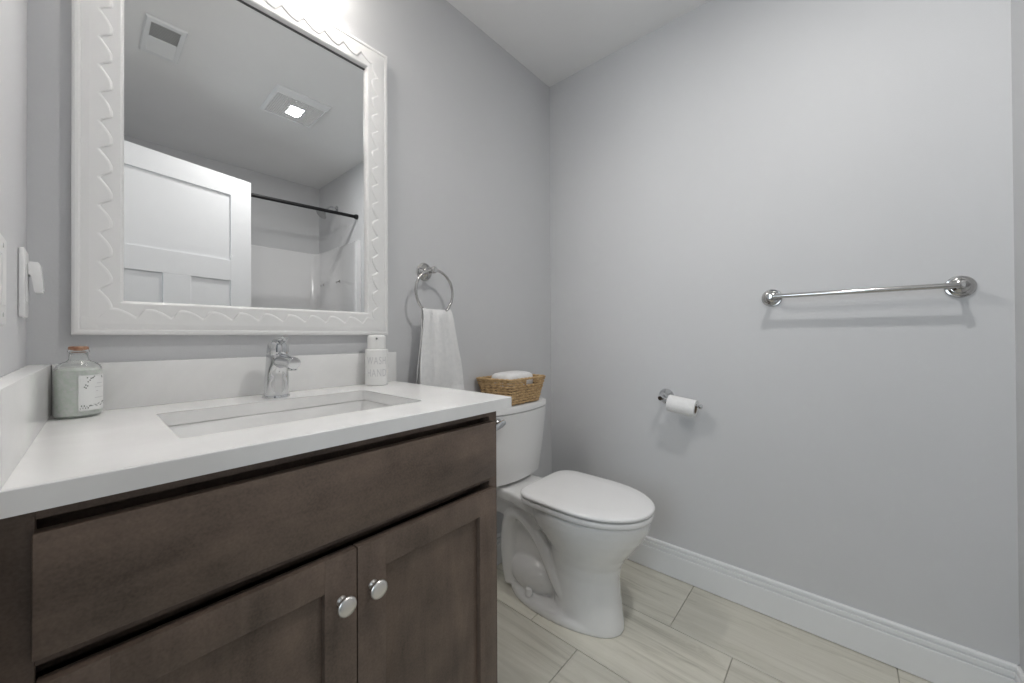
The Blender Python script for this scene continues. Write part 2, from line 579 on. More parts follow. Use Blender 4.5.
# body: column leaning a little toward the sink, its front swelling into the spout
rings = []
for i in range(23):
    t = i / 22
    z = CT + .005 + t * .107
    rr = .0285 - .0030 * t
    cy = FY - .012 * t
    sw = .016 * smoothstep(.5, .88, t) * (1 - smoothstep(.90, 1.0, t) * .6)      # swelling under the spout
    ring = []
    for k in range(48):
        a = 2 * PI * k / 48
        x, y = rr * math.cos(a), rr * math.sin(a)
        f = max(0, -math.sin(a)) ** 2
        ring.append((FX + x * (1 - .25 * f * smoothstep(.3, .9, t)), cy + y - sw * f, z))
    rings.append(ring)
MB().loft(rings).build('body', M['chrome'], fau, smooth=True, angle=60)
mb = MB()
pts, rad = [], []
for yy, zz, r in catmull([(-.020, .090, .0165), (-.045, .0945, .0165), (-.075, .0955, .0155), (-.105, .0945, .0150), (-.126, .0930, .0148), (-.1315, .0925, .0135)]):
    pts.append((FX, FY + yy, CT + zz)); rad.append(r)
mb.tube(pts, rad, 28)
mb.build('spout', M['chrome'], fau, smooth=True, angle=60)
MB().lathe([(.0105, 0), (.0105, .004), (.009, .0055), (.0, .0055)], (FX, FY - .116, CT + .0805), (0, 0, -1), 24).build('aerator', M['chrome'], fau, smooth=True)
# handle: domed cap with a short flat lever toward the sink
mb = MB()
hz = CT + .1130
mb.lathe([(.0245, 0), (.0252, .003), (.0250, .012), (.0235, .023), (.0200, .031), (.0140, .0365), (.006, .0385), (.0, .039)], (FX, FY - .0125, hz), (0, -.10, 1), 36)
pts, rad = [], []
for yy, zz, r in catmull([(-.006, .029, .0150), (-.024, .035, .0150), (-.042, .0375, .0135), (-.056, .0385, .0115), (-.062, .0385, .0070)]):
    pts.append((FX, FY + yy, hz + zz)); rad.append(r)
mb.tube(pts, rad, 20, flat=(.45, 1.1))
mb.build('handle', M['chrome'], fau, smooth=True, angle=60)

# ------------------------------------------------------------------ mirror
MX0, MX1, MZ0, MZ1 = 0.0576, 0.7770, 1.0611, 2.037
IX0, IX1, IZ0, IZ1 = 0.1339, 0.7030, 1.1393, 1.9586
mir = empty('framed_mirror', (0.415, -0.001, MZ0), 'large wall mirror in a white frame carved with a wave pattern', 'mirror')
FT = 0.026
mb = MB()
def frame_rings(defs):
    out = []
    for dx, y in defs:
        out.append([(MX0 + dx, y, MZ0 + dx), (MX1 - dx, y, MZ0 + dx), (MX1 - dx, y, MZ1 - dx), (MX0 + dx, y, MZ1 - dx)])
    return out
# the frame's cross section: back, outer side, raised outer bead, sunk flat, slope to the glass
prof = [(.0, -.001), (.0, -FT + .002), (.0015, -FT), (.005, -FT - .0015), (.0095, -FT - .0015), (.0120, -FT), (.0130, -FT + .0025), (.0705, -FT + .0025), (.0735, -FT + .005), (.0765, -.012), (.0765, -.004)]
mb.loft(frame_rings(prof), cap=False)
fr = mb.build('frame', M['frame'], mir)
# carved wave: a raised band whose inner edge is a row of hooked scallops
def wave(s):
    """0..1 toward the glass; long rounded climb out, short hook back"""
    s = s % 1.0
    if s < .70:
        t = s / .70
        return math.sin(t * PI / 2 * 1.12) ** 1.0 / math.sin(PI / 2 * 1.0)
    t = (s - .70) / .30
    return math.sin(PI / 2 * 1.12) * (1 - smoothstep(0, 1, t))

def wave_strip(p0, p1, inward, flip, period, trim):
    """raised band from the bead inward to the wavy edge, between p0 and p1 on the frame's outer edge line"""
    p0, p1, inn = Vector(p0), Vector(p1), Vector(inward)
    L = (p1 - p0).length
    d = (p1 - p0).normalized()
    n = max(1, round((L - 2 * trim) / period))
    per = (L - 2 * trim) / n
    mb = MB()
    N = n * 24
    yf, yb = -FT - .0006 - (.0001 if abs(d.x) > .5 else 0), -FT + .0022
    rows = []
    ss = [(.0135 + k * (trim - .0135) / 3, None) for k in range(3)] + [(trim + (L - 2 * trim) * i / N, i / 24) for i in range(N + 1)] + [(L - trim + (k + 1) * (trim - .0135) / 3, None) for k in range(3)]
    for s, ph in ss:
        u = 0 if ph is None else (wave(1 - (ph % 1.0)) if flip else wave(ph))
        e = .040 + .0185 * u
        dd = p0 + d * s
        o = .0125
        rows.append([dd + inn * o + V(0, yb, 0), dd + inn * o + V(0, yf + .001, 0), dd + inn * (o + .012) + V(0, yf, 0), dd + inn * (e - .0045) + V(0, yf, 0), dd + inn * (e - .0012) + V(0, yf + .0007, 0), dd + inn * (e + .0010) + V(0, yb, 0)])
    vs = [[mb.bm.verts.new(p) for p in r] for r in rows]
    for a, b in zip(vs[:-1], vs[1:]):
        for k in range(5):
            mb.bm.faces.new((a[k], a[k + 1], b[k + 1], b[k]))
    mb.bm.faces.new(vs[0]); mb.bm.faces.new(vs[-1])
    return mb
PER = 0.0587
mbw = MB()
for args in (((MX0, 0, MZ1), (MX0, 0, MZ0), (1, 0, 0), False), ((MX0, 0, MZ1), (MX1, 0, MZ1), (0, 0, -1), False),
             ((MX1, 0, MZ1), (MX1, 0, MZ0), (-1, 0, 0), True), ((MX0, 0, MZ0), (MX1, 0, MZ0), (0, 0, 1), True)):
    s = wave_strip(*args, PER, 0.036)
    mbw.merge(s.bm)
mbw.build('carved_wave', M['frame'], mir)
MB().box((IX0 - .004, -.0085, IZ0 - .004), (IX1 + .004, -.004, IZ1 + .004)).build('glass', M['mirror'], mir)
MB().box((IX0 - .001, -.0115, IZ1 - .0022), (IX1 + .001, -.0087, IZ1 + .001)).build('glass_seam', M['edge'], mir)

# ------------------------------------------------------------------ vanity light above the mirror
van = empty('vanity_light', (0.415, 0, 2.24), 'two shade chrome vanity light on the wall above the mirror', 'lamp')
mb = MB()
mb.box((0.30, -0.022, 2.215), (0.53, -0.001, 2.285), 0.006, 3)
mb.build('backplate', M['nickel'], van, smooth=True)
for sx in (0.273, 0.557):
    mb = MB()
    mb.tube(catmull([(0.415 + (sx - .415) * .3, -0.02, 2.25), (0.415 + (sx - .415) * .7, -0.060, 2.262), (sx, -0.105, 2.270), (sx, -0.110, 2.246)], 6), .007, 14)
    mb.lathe([(.012, 0), (.024, .004), (.026, .018), (.026, .034)], (sx, -0.110, 2.252), (0, 0, -1), 28)
    arm = mb.build('arm', M['nickel'], van, smooth=True)
    mb = MB()
    mb.lathe([(.026, 0), (.030, .012), (.036, .05), (.043, .095), (.046, .118), (.044, .118), (.041, .095), (.034, .05), (.028, .014), (.022, .004)], (sx, -0.110, 2.218), (0, 0, -1), 36, cap=False)
    mb.build('shade', M['shade'], van, smooth=True, angle=70)
    mb = MB()
    mb.lathe([(.012, 0), (.014, .02), (.024, .045), (.029, .065), (.027, .083), (.017, .096), (.0, .1)], (sx, -0.110, 2.216), (0, 0, -1), 24)
    mb.build('bulb', M['bulb'], van, smooth=True)
    lo = light('vanity_bulb_light', 'SPOT', (sx, -0.110, 2.090), VANITY_POWER, (1.0, 0.96, 0.92), 0.022)
    lo.data.spot_size = math.radians(168)
    lo.data.spot_blend = 0.8
    lo.rotation_euler = Vector((0.18, -0.86, -0.46)).to_track_quat('-Z', 'Y').to_euler()

# ------------------------------------------------------------------ ceiling fan light, ceiling register
fan = empty('ceiling_fan_light', (0.915, -1.26, H), 'square white ceiling exhaust fan with a lit ribbed lens', 'lamp')
fx0, fx1, fy0, fy1 = 0.772, 1.058, -1.418, -1.102
mb = MB()
zc = H
mb.loft([[(fx0, fy0, zc - .001), (fx1, fy0, zc - .001), (fx1, fy1, zc - .001), (fx0, fy1, zc - .001)],
         [(fx0, fy0, zc - .006), (fx1, fy0, zc - .006), (fx1, fy1, zc - .006), (fx0, fy1, zc - .006)],
         [(fx0 + .010, fy0 + .010, zc - .018), (fx1 - .010, fy0 + .010, zc - .018), (fx1 - .010, fy1 - .045, zc - .018), (fx0 + .010, fy1 - .045, zc - .018)],
         [(fx0 + .016, fy0 + .016, zc - .018), (fx1 - .016, fy0 + .016, zc - .018), (fx1 - .016, fy1 - .051, zc - .018), (fx0 + .016, fy1 - .051, zc - .018)],
         [(fx0 + .016, fy0 + .016, zc - .010), (fx1 - .016, fy0 + .016, zc - .010), (fx1 - .016, fy1 - .051, zc - .010), (fx0 + .016, fy1 - .051, zc - .010)]], cap=False)
mb.build('grille_frame', M['trim'], fan)
mb = MB()
n = 26
for i in range(n):      # ribbed lens
    a = fx0 + .016 + (fx1 - fx0 - .032) * i / n
    b = fx0 + .016 + (fx1 - fx0 - .032) * (i + 1) / n
    mb.prism([(a, zc - .011), (b, zc - .011), ((a + b) / 2, zc - .0145)], fy0 + .016, fy1 - .051, 'y')
mb.build('lens', M['diff'], fan)
MB().lathe([(.026, 0), (.026, .001), (.0, .0012)], (0.915, -1.275, zc - .0148), (0, 0, -1), 24).build('bulb_glow', M['bulb'], fan)
light('fan_bulb_light', 'AREA', (0.915, -1.275, H - 0.022), FAN_POWER, (1.0, 0.98, 0.95), 0.07, 0.10, (0, 0, 0))

reg = empty('ceiling_register', (0.317, -1.164, H), 'rectangular white ceiling air register with angled louvres', 'vent')
rx0, rx1, ry0, ry1 = 0.247, 0.387, -1.312, -1.016
ix0, ix1, iy0, iy1 = 0.268, 0.366, -1.282, -1.046
mb = MB()
mb.loft([[(rx0, ry0, zc - .001), (rx1, ry0, zc - .001), (rx1, ry1, zc - .001), (rx0, ry1, zc - .001)],
         [(rx0, ry0, zc - .004), (rx1, ry0, zc - .004), (rx1, ry1, zc - .004), (rx0, ry1, zc - .004)],
         [(rx0 + .006, ry0 + .006, zc - .009), (rx1 - .006, ry0 + .006, zc - .009), (rx1 - .006, ry1 - .006, zc - .009), (rx0 + .006, ry1 - .006, zc - .009)],
         [(ix0, iy0, zc - .009), (ix1, iy0, zc - .009), (ix1, iy1, zc - .009), (ix0, iy1, zc - .009)],
         [(ix0, iy0, zc - .001), (ix1, iy0, zc - .001), (ix1, iy1, zc - .001), (ix0, iy1, zc - .001)]], cap=False)
mb.build('register_frame', M['trim'], reg)
mb = MB()
NL = 22
for i in range(NL):
    ya_ = iy0 + (iy1 - iy0) * i / NL
    yb2 = iy0 + (iy1 - iy0) * (i + 1) / NL
    ym_ = (iy0 + iy1) / 2
    if (ya_ + yb2) / 2 < ym_:      # blades facing the vanity
        mb.prism([(ya_ + .0004, zc - .0085), (yb2 - .0012, zc - .0030), (yb2 - .0012, zc - .0022), (ya_ + .0004, zc - .0075)], ix0, ix1, 'x')
    else:                          # blades facing away
        mb.prism([(ya_ + .0010, zc - .0020), (yb2 - .0002, zc - .0085), (yb2 + .0002, zc - .0080), (ya_ + .0014, zc - .0014)], ix0, ix1, 'x')
mb.build('louvres', M['trim'], reg)
MB().box((ix0, iy0, zc - .0012), (ix1, iy1, zc - .0008)).build('duct_opening', M['grille'], reg)

# ------------------------------------------------------------------ open door (seen in the mirror)
HX, HY = 0.0325, -1.4015
ang = math.radians(-14.434)
DW, DT = 0.7615, 0.035
door = empty('door_1', (HX, HY, 0), None, None, rot=ang)
door['kind'] = 'structure'
def dpart(mb, name, m, parent=door, **k):
    o = mb.build(name, m, None, **k)
    o.parent = parent
    return o
mb = MB()      # local: x along the leaf from the hinge, y 0 = face toward the vanity
st, rec = 0.114, 0.010
zt = 2.030
for a, b in ((0, st), (DW - st, DW)):
    mb.box((a, -DT, 0.012), (b, 0, zt), 0.001, 1)
for a, b in ((zt - st, zt), (1.400, 1.5235), (0.012, 0.22)):
    mb.box((st, -DT, a), (DW - st, 0, b), 0.001, 1)
mc = DW - 0.372
mb.box((mc - .0605, -DT, .22), (mc + .0605, 0, 1.400), 0.001, 1)
mb.box((st - .003, -DT + rec, 1.520), (DW - st + .003, -rec, zt - st + .003))
mb.box((st - .003, -DT + rec, .217), (mc - .057, -rec, 1.403))
mb.box((mc + .057, -DT + rec, .217), (DW - st + .003, -rec, 1.403))
dpart(mb, 'door_leaf', M['doorpaint'])
for s in (1, -1):
    mb = MB()
    y0 = 0 if s > 0 else -DT
    mb.lathe([(.032, 0), (.032, .003), (.028, .008), (.012, .011), (.011, .03), (.018, .036), (.027, .044), (.029, .054), (.025, .063), (.012, .067), (.0, .067)], (DW - .06, y0, .93), (0, s, 0), 32)
    dpart(mb, 'door_knob', M['nickel'], smooth=True)
for z in (.25, 1.0, 1.78):
    mb = MB()
    mb.lathe([(.006, 0), (.006, .09)], (-.004, .003, z), (0, 0, 1), 14)
    mb.box((-.002, -.030, z + .002), (-.0003, .001, z + .088))
    dpart(mb, 'hinge', M['hinge'], smooth=True)

# ------------------------------------------------------------------ bathtub with surround, rod, shower head (seen in the mirror)
tub = empty('tub_surround', (0.77, -2.03, 0), 'white fibreglass tub and shower surround reflected in the mirror', 'bathtub')
TX0, TX1, TY0, TY1 = 0.002, XA - 0.002, YB + 0.002, -1.66
mb = MB()
tcx0, tcx1, tcy0, tcy1 = TX0 + .07, TX1 - .09, TY0 + .06, TY1 - .08
def tr(x0, x1, y0, y1, z, r):
    return [(x, y, z) for x, y in rrect(x0, x1, y0, y1, r, 8)]
mb.loft([tr(TX0, TX1, TY0, TY1, 0.0, .004), tr(TX0, TX1, TY0, TY1, .40, .004), tr(TX0 + .004, TX1 - .004, TY0 + .004, TY1 - .008, .412, .008), tr(tcx0 - .008, tcx1 + .008, tcy0 - .008, tcy1 + .008, .412, .09), tr(tcx0, tcx1, tcy0, tcy1, .404, .09),
         tr(tcx0 + .03, tcx1 - .05, tcy0 + .03, tcy1 - .03, .16, .09), tr(tcx0 + .07, tcx1 - .11, tcy0 + .07, tcy1 - .07, .10, .06)], cap=True)
mb.build('tub', M['surround'], tub, smooth=True, angle=40)
# three wall panels in one U with rounded inside corners and a front flange
zt0, zt1 = 0.405, 1.823
R = 0.075
o_in = 0.024
path = []
path.append((TX0 + o_in + .004, TY1 + .0))
path.append((TX0 + o_in, TY1 - .07))
for i in range(9):
    a = math.radians(180 + 90 * i / 8)
    path.append((TX0 + o_in + R + R * math.cos(a), TY0 + o_in + R + R * math.sin(a)))
for i in range(9):
    a = math.radians(270 + 90 * i / 8)
    path.append((TX1 - o_in - R + R * math.cos(a), TY0 + o_in + R + R * math.sin(a)))
path.append((TX1 - o_in, TY1 - .07))
path.append((TX1 - o_in - .010, TY1 - .055))
path.append((TX1 - o_in - .010, TY1 - .002))
path.append((TX1 - .0004, TY1 - .002))
path.insert(0, (TX0 + .0004, TY1))
outp = [(TX0, TY1), (TX0, TY1), (TX0, TY1 - .07)] + [(TX0, TY0)] * 9 + [(TX1, TY0)] * 9 + [(TX1, TY1 - .07), (TX1, TY1 - .05), (TX1, TY1 - .002), (TX1, TY1 - .002)]
mb = MB()
rows = []
for (x, y), (ox, oy) in zip(path, outp):
    rows.append([V(x, y, zt0), V(x, y, zt1 - .012), V(x + (ox - x) * .12, y + (oy - y) * .12, zt1 - .003), V(x + (ox - x) * .4, y + (oy - y) * .4, zt1), V(ox, oy, zt1)])
vs = [[mb.bm.verts.new(p) for p in r] for r in rows]
for a, b in zip(vs[:-1], vs[1:]):
    for k in range(4):
        if (a[k].co - b[k].co).length > 1e-6 or (a[k + 1].co - b[k + 1].co).length > 1e-6:
            try:
                mb.bm.faces.new((a[k], a[k + 1], b[k + 1], b[k]))
            except ValueError:
                pass
bmesh.ops.remove_doubles(mb.bm, verts=list(mb.bm.verts), dist=1e-6)
mb.build('wall_panel', M['surround'], tub, smooth=True, angle=50)

rod = empty('shower_rod', (0.76, -1.72, 1.99), 'black shower curtain rod spanning the tub alcove', 'rod')
za, zb = 1.972, 2.020
mb = MB()
mb.tube([(0.001, -1.72, za), (XA - .001, -1.72, zb)], .0125, 20)
mb.build('pole', M['black'], rod, smooth=True)
dv = V(XA, 0, zb - za).normalized()
for x, z, s in ((0.001, za, 1), (XA - .001, zb, -1)):
    MB().lathe([(.020, 0), (.020, .012), (.017, .022), (.0125, .024)], (x, -1.72, z), dv * s, 20).build('end_cap', M['black'], rod, smooth=True)

sh = empty('showerhead', (XA, -2.09, 2.165), 'chrome shower head on a bent arm at the alcove end wall', 'shower head')
mb = MB()
mb.lathe([(.030, 0.001), (.030, .004), (.022, .010), (.012, .013)], (XA, -2.09, 2.165), (-1, 0, 0), 28)
mb.tube(catmull([(XA - .005, -2.09, 2.165), (XA - .045, -2.09, 2.176), (XA - .075, -2.09, 2.163), (XA - .096, -2.09, 2.132)], 6), .0095, 16)
mb.build('arm', M['chrome'], sh, smooth=True)
mb = MB()
mb.lathe([(.011, 0), (.015, .006), (.015, .016), (.011, .022), (.018, .032), (.040, .052), (.047, .058), (.047, .066), (.043, .069), (.0, .069)], (XA - .088, -2.09, 2.140), (-.70, 0, -.72), 32)
mb.build('spray_head', M['steel'], sh, smooth=True)
for i, (yy, lab) in enumerate(((-2.306, 'small hook on the surround end panel, nearest the rear wall'), (-1.989, 'small hook on the surround end panel, nearest the curtain rod'))):
    mb = MB()
    xs = TX1 - o_in
    mb.lathe([(.011, 0), (.011, .003), (.006, .006)], (xs, yy, 1.53), (-1, 0, 0), 18)
    mb.tube(catmull([(xs - .004, yy, 1.53), (xs - .016, yy, 1.522), (xs - .022, yy, 1.512), (xs - .026, yy, 1.524)], 5), .0028, 8)
    o = mb.build('wall_hook', M['nickel'], None, smooth=True, loc=(xs, yy, 1.53))
    tag(o, lab, 'hook', 'hooks on the surround end panel')

# ------------------------------------------------------------------ toilet
TCX = 1.337
toi = empty('toilet', (TCX, -0.38, 0), 'white two piece toilet with closed lid beside the vanity', 'toilet')
def L(x, y, z):      # local: x across, y out from the wall
    return (TCX + x, -y, z)
def egg(yb, yf, w, z, n=48, back=2.6, front=2.0, ymid=None):
    """outline: blunt at the wall side (yb), rounded at the front (yf)"""
    ym = ymid if ymid is not None else yb + (yf - yb) * .47
    pts = []
    for i in range(n):
        a = 2 * PI * i / n
        c, s = math.cos(a), math.sin(a)
        e = front if s > 0 else back
        x = w * math.copysign(abs(c) ** (2 / e), c)
        y = ym + (yf - ym if s > 0 else ym - yb) * math.copysign(abs(s) ** (2 / e), s)
        pts.append(L(x, y, z))
    return pts
mb = MB()
# pedestal and bowl
secs = [(.355, .622, .096, .0), (.355, .622, .096, .02), (.355, .617, .094, .06), (.352, .610, .092, .12), (.348, .606, .094, .18), (.342, .612, .102, .225), (.35, .634, .117, .265), (.32, .665, .138, .305),
        (.285, .694, .156, .345), (.265, .712, .167, .380), (.258, .718, .1705, .405), (.258, .718, .1705, .418)]
rings = [egg(a, b, w_, z) for a, b, w_, z in secs]
mb.loft(rings)
# foot plate
mb.loft([egg(.125, .623, .124, 0, back=2.2, ymid=.34), egg(.125, .623, .124, .018, back=2.2, ymid=.34), egg(.130, .618, .119, .028, back=2.2, ymid=.34), egg(.140, .600, .105, .034, back=2.2, ymid=.34)])
# rear deck that carries the tank
def dk(z, w0, w1, y0, y1):
    pts = []
    for x, y in ((-w0, y0), (-w0 - .004, (y0 + .16)), (-w1, y1), (w1, y1), (w0 + .004, y0 + .16), (w0, y0)):
        pts.append(L(x, y, z))
    return pts
mb.loft([dk(.372, .100, .135, .035, .33), dk(.380, .108, .145, .03, .33), dk(.412, .108, .148, .03, .33), dk(.418, .104, .144, .034, .33)])
# trapway: out of the bowl, up over the weir and down to the floor, bulging on both sides
for s in (1, -1):
    tp = [(.060 * s, .42, .085), (.062 * s, .385, .13), (.062 * s, .35, .19), (.062 * s, .305, .255), (.064 * s, .245, .310), (.064 * s, .185, .322), (.064 * s, .148, .280), (.064 * s, .135, .19), (.062 * s, .140, .09), (.058 * s, .15, .02)]
    mb.tube([L(*p) for p in catmull(tp, 6)], [.031] * 55, 18)
    b_ = bmesh.new()
    bmesh.ops.create_uvsphere(b_, u_segments=24, v_segments=16, radius=1)
    c_ = Vector(L(.045 * s, .255, .088))
    for v in b_.verts:
        v.co = Vector((c_.x + v.co.x * .056, c_.y + v.co.y * .115, c_.z + v.co.z * .072))
    mb.merge(b_)
lo_, hi_ = L(-.055, .42, .01), L(.055, .13, .36)
mb.box(lo_, hi_)
lo_, hi_ = L(-.085, .33, .30), L(.085, .06, .385)
mb.box(lo_, hi_)
bowl = mb.build('bowl', M['ceramic'], toi)
rm = bowl.modifiers.new('remesh', 'REMESH'); rm.mode = 'VOXEL'; rm.voxel_size = .0042; rm.use_smooth_shade = True
sm = bowl.modifiers.new('smooth', 'SMOOTH'); sm.factor = .5; sm.iterations = 9
for s in (1, -1):
    MB().lathe([(.0165, 0), (.0160, .004), (.0140, .018), (.0115, .024), (.0, .026)], L(-.098 * s, .275, .036), (0, 0, 1), 24).build('bolt_cap', M['seatplastic'], toi, smooth=True)
# floor caulk line
def seat_out(yb, yf, w, z):
    n = 64
    ym = yb + (yf - yb) * .50
    pts = []
    for i in range(n):
        a = 2 * PI * i / n
        c, s = math.cos(a), math.sin(a)
        if s >= 0:
            x = w * math.copysign(abs(c) ** (2 / 2.05), c); y = ym + (yf - ym) * abs(s) ** (2 / 2.05)
        else:
            # blunt back: sides run in gently to a square back edge
            k = abs(s)
            x = w * math.copysign(abs(c) ** (2 / 9.0), c) * (1 - .19 * k ** 2); y = ym - (ym - yb) * k ** (2 / 9.0)
        pts.append(L(x, y, z))
    return pts
SY0_, SYF = .262, .731
mb = MB()
mb.loft([seat_out(SY0_ + .020, SYF - .045, .136, .4180), seat_out(SY0_ + .020, SYF - .043, .138, .4240), seat_out(SY0_, SYF - .0060, .1728, .4248), seat_out(SY0_, SYF - .0045, .1742, .4265), seat_out(SY0_, SYF - .0045, .1742, .4405),
         seat_out(SY0_ + .002, SYF - .0060, .1727, .4425), seat_out(SY0_ + .02, SYF - .05, .130, .4428)])
mb.build('seat', M['seatplastic'], toi, smooth=True, angle=50)
mb = MB()
mb.loft([seat_out(SY0_ + .020, SYF - .050, .130, .4430), seat_out(SY0_ + .020, SYF - .048, .132, .4492), seat_out(SY0_ - .001, SYF - .0025, .1760, .4497), seat_out(SY0_ - .002, SYF - .0015, .1770, .4508), seat_out(SY0_ - .002, SYF - .0015, .1770, .4565), seat_out(SY0_ + .0015, SYF - .0045, .1740, .4602), seat_out(SY0_ + .008, SYF - .011, .167, .4620), seat_out(SY0_ + .05, SYF - .07, .12, .4632)])
mb.build('lid', M['seatplastic'], toi, smooth=True, angle=60)
for s in (1, -1):
    MB().box(L(.072 * s - .022, .268, .4185), L(.072 * s + .022, .238, .446), .006, 3).build('hinge', M['seatplastic'], toi, smooth=True)

# tank: bowed front, rounded corners, narrowing downward
def tank_ring(w, yb, yf, z, bow=.026, r=.035, n=10):
    pts = []
    ys = yf - bow
    # right rear, left rear, then front arc left to right
    pts += [L(w, yb, z), L(-w, yb, z)]
    fr_ = []
    for i in range(n + 1):      # left front corner
        a = math.radians(180 - 75 * i / n)
        fr_.append((-w + r + r * math.cos(a), ys - r + r * math.sin(a)))
    xl, yl = fr_[-1]
    m = 16
    arc = []
    for i in range(1, m):
        t = -1 + 2 * i / m
        x = -xl * t
        arc.append((x, yl + (yf - yl) * (1 - t * t)))
    fr_ += arc
    for i in range(n + 1):
        a = math.radians(75 - 75 * i / n)
        fr_.append((w - r + r * math.cos(a), ys - r + r * math.sin(a)))
    pts += [L(x, y, z) for x, y in fr_]
    return pts
mb = MB()
mb.loft([tank_ring(.165, .035, .150, .4285), tank_ring(.178, .030, .159, .434), tank_ring(.186, .025, .167, .50), tank_ring(.193, .022, .177, .60), tank_ring(.1985, .020, .1875, .7270), tank_ring(.196, .020, .185, .7298)])
mb.build('tank', M['ceramic'], toi, smooth=True, angle=45)
mb = MB()
mb.loft([tank_ring(.193, .024, .181, .7300), tank_ring(.193, .024, .181, .7320), tank_ring(.1985, .018, .1885, .7330), tank_ring(.2005, .016, .1905, .7350), tank_ring(.2005, .015, .1905, .7550), tank_ring(.198, .018, .187, .7605), tank_ring(.190, .025, .178, .7625)])
mb.build('tank_lid', M['ceramic'], toi, smooth=True, angle=45)
mb = MB()
lx, ly, lz = -.158, .178, .706
mb.lathe([(.017, 0), (.017, .004), (.014, .010), (.009, .012), (.009, .018)], L(lx, ly - .008, lz), (0, -1, 0), 24)
mb.tube([L(lx + .012, ly + .014, lz + .004), L(lx - .01, ly + .018, lz), L(lx - .05, ly + .022, lz - .010), L(lx - .072, ly + .022, lz - .016)], [.012, .0145, .011, .009], 16, flat=(1, .6))
mb.build('flush_lever', M['chrome'], toi, smooth=True)

# ------------------------------------------------------------------ wicker basket on the tank, white packet in it
BZ0, BZ1 = 0.7635, 0.876
bq = [V(1.247, -.180, 0), V(1.447, -.180, 0), V(1.447, -.034, 0), V(1.224, -.034, 0)]
tq = [V(1.232, -.197, 0), V(1.474, -.197, 0), V(1.472, -.014, 0), V(1.196, -.014, 0)]
bas = empty('wicker_basket', (1.345, -.10, BZ0), 'tan woven wicker basket standing on the toilet tank', 'basket')
def quad_path(t, inset=0.0, per=14, r=.012):
    q = [bq[i].lerp(tq[i], t) for i in range(4)]
    c = sum(q, V(0, 0, 0)) / 4
    out = []
    for i in range(4):
        a, b = q[i], q[(i + 1) % 4]
        d = (b - a).normalized()
        nrm = V(d.y, -d.x, 0)
        Ls = (b - a).length
        m = max(8, int(Ls / .0055))
        for k in range(m):
            s = r + (Ls - 2 * r) * k / (m - 1)
            out.append((a + d * s - nrm * inset, nrm))
    return out
mb = MB()
ROWS = 9
for k in range(ROWS):
    t = (k + .5) / ROWS
    z = BZ0 + .003 + (BZ1 - BZ0 - .008) * t
    path = quad_path(t, .003)
    pts = []
    run = []
    runs = []
    rr_, rruns = [], []
    for i, (p, nrm) in enumerate(path):
        near = min((Vector((p.x, p.y, 0)) - bq[c_].lerp(tq[c_], t)).length for c_ in range(4))
        fade = smoothstep(.012, .026, near)
        ph = i * PI / 3.0 + (PI if k % 2 else 0)
        q = p + nrm * (.0022 * fade * math.sin(ph)) + V(0, 0, z + .0008 * math.sin(ph * .37 + k))
        cut = nrm.y < -.9 and 1.326 < p.x < 1.392 and k >= ROWS - 2
        rv = .0053 + .0010 * math.sin(ph)
        if cut:
            if run: runs.append(run); rruns.append(rr_)
            run, rr_ = [], []
        else:
            run.append(q); rr_.append(rv)
    if run: runs.append(run); rruns.append(rr_)
    if len(runs) == 1:
        mb.tube(runs[0], rruns[0], 8, closed=True, flat=(1.0, .6))
    else:
        # open at the handle hole: join the tail to the head (the path starts at a corner)
        mb.tube(runs[-1] + runs[0], rruns[-1] + rruns[0], 8, flat=(1.0, .6))
mb.build('weave', M['wicker'], bas, smooth=True, angle=180)
mb = MB()     # upright stakes
for t0, (pb, pt_) in enumerate(zip(quad_path(0, .0035), quad_path(1, .0035))):
    pass
pb_, pt_ = quad_path(0.0, .004), quad_path(1.0, .004)
for s in range(0, 36):
    a = pb_[int(s * len(pb_) / 36)]
    b = pt_[int(s * len(pt_) / 36)]
    if a[1].y < -.9 and 1.326 < b[0].x < 1.392:
        continue
    mb.tube([a[0] + V(0, 0, BZ0 + .002), b[0] + V(0, 0, BZ1 - .003)], .0022, 6)
mb.build('stake', M['wicker'], bas, smooth=True)
mb = MB()     # bottom and added dark inner sheet, its colour painting shade between the strands
ri = [[p + V(0, 0, BZ0 + .004) for p, n_ in quad_path(0, .0078)], [p + V(0, 0, BZ1 - .036) for p, n_ in quad_path(.69, .0078)]] if False else None
b_in = [p + (sum(bq, V(0, 0, 0)) / 4 - p) * .06 + V(0, 0, BZ0 + .003) for p in bq]
m_in = [bq[i].lerp(tq[i], .70) for i in range(4)]
m_in = [p + (sum(m_in, V(0, 0, 0)) / 4 - p) * .06 + V(0, 0, BZ0 + (BZ1 - BZ0) * .70) for p in m_in]
mb.loft([b_in, m_in], cap=False)
mb.bm.faces.new([mb.bm.verts.new(p) for p in b_in])
mb.build('gap_shade_sheet', M['wickershade'], bas)
mb = MB()     # rim
pts = [p + V(0, 0, BZ1 - .003 + .0008 * math.sin(i * 1.3)) for i, (p, n_) in enumerate(quad_path(1.0, .003))]
hole = [p.copy() for p, n_ in quad_path(.97, .003)]
mb.tube(pts, .0050, 8, closed=True)
hl, hr = 1.326, 1.392
yb_ = -.1915
mb.tube([(hl, -.1945, BZ1 - .004), (hl, yb_ - .001, BZ1 - .029), (hl + .004, yb_, BZ1 - .032), (hr - .004, yb_, BZ1 - .032), (hr, yb_ - .001, BZ1 - .029), (hr, -.1945, BZ1 - .004)], .0034, 8)
mb.build('rim', M['wicker'], bas, smooth=True)

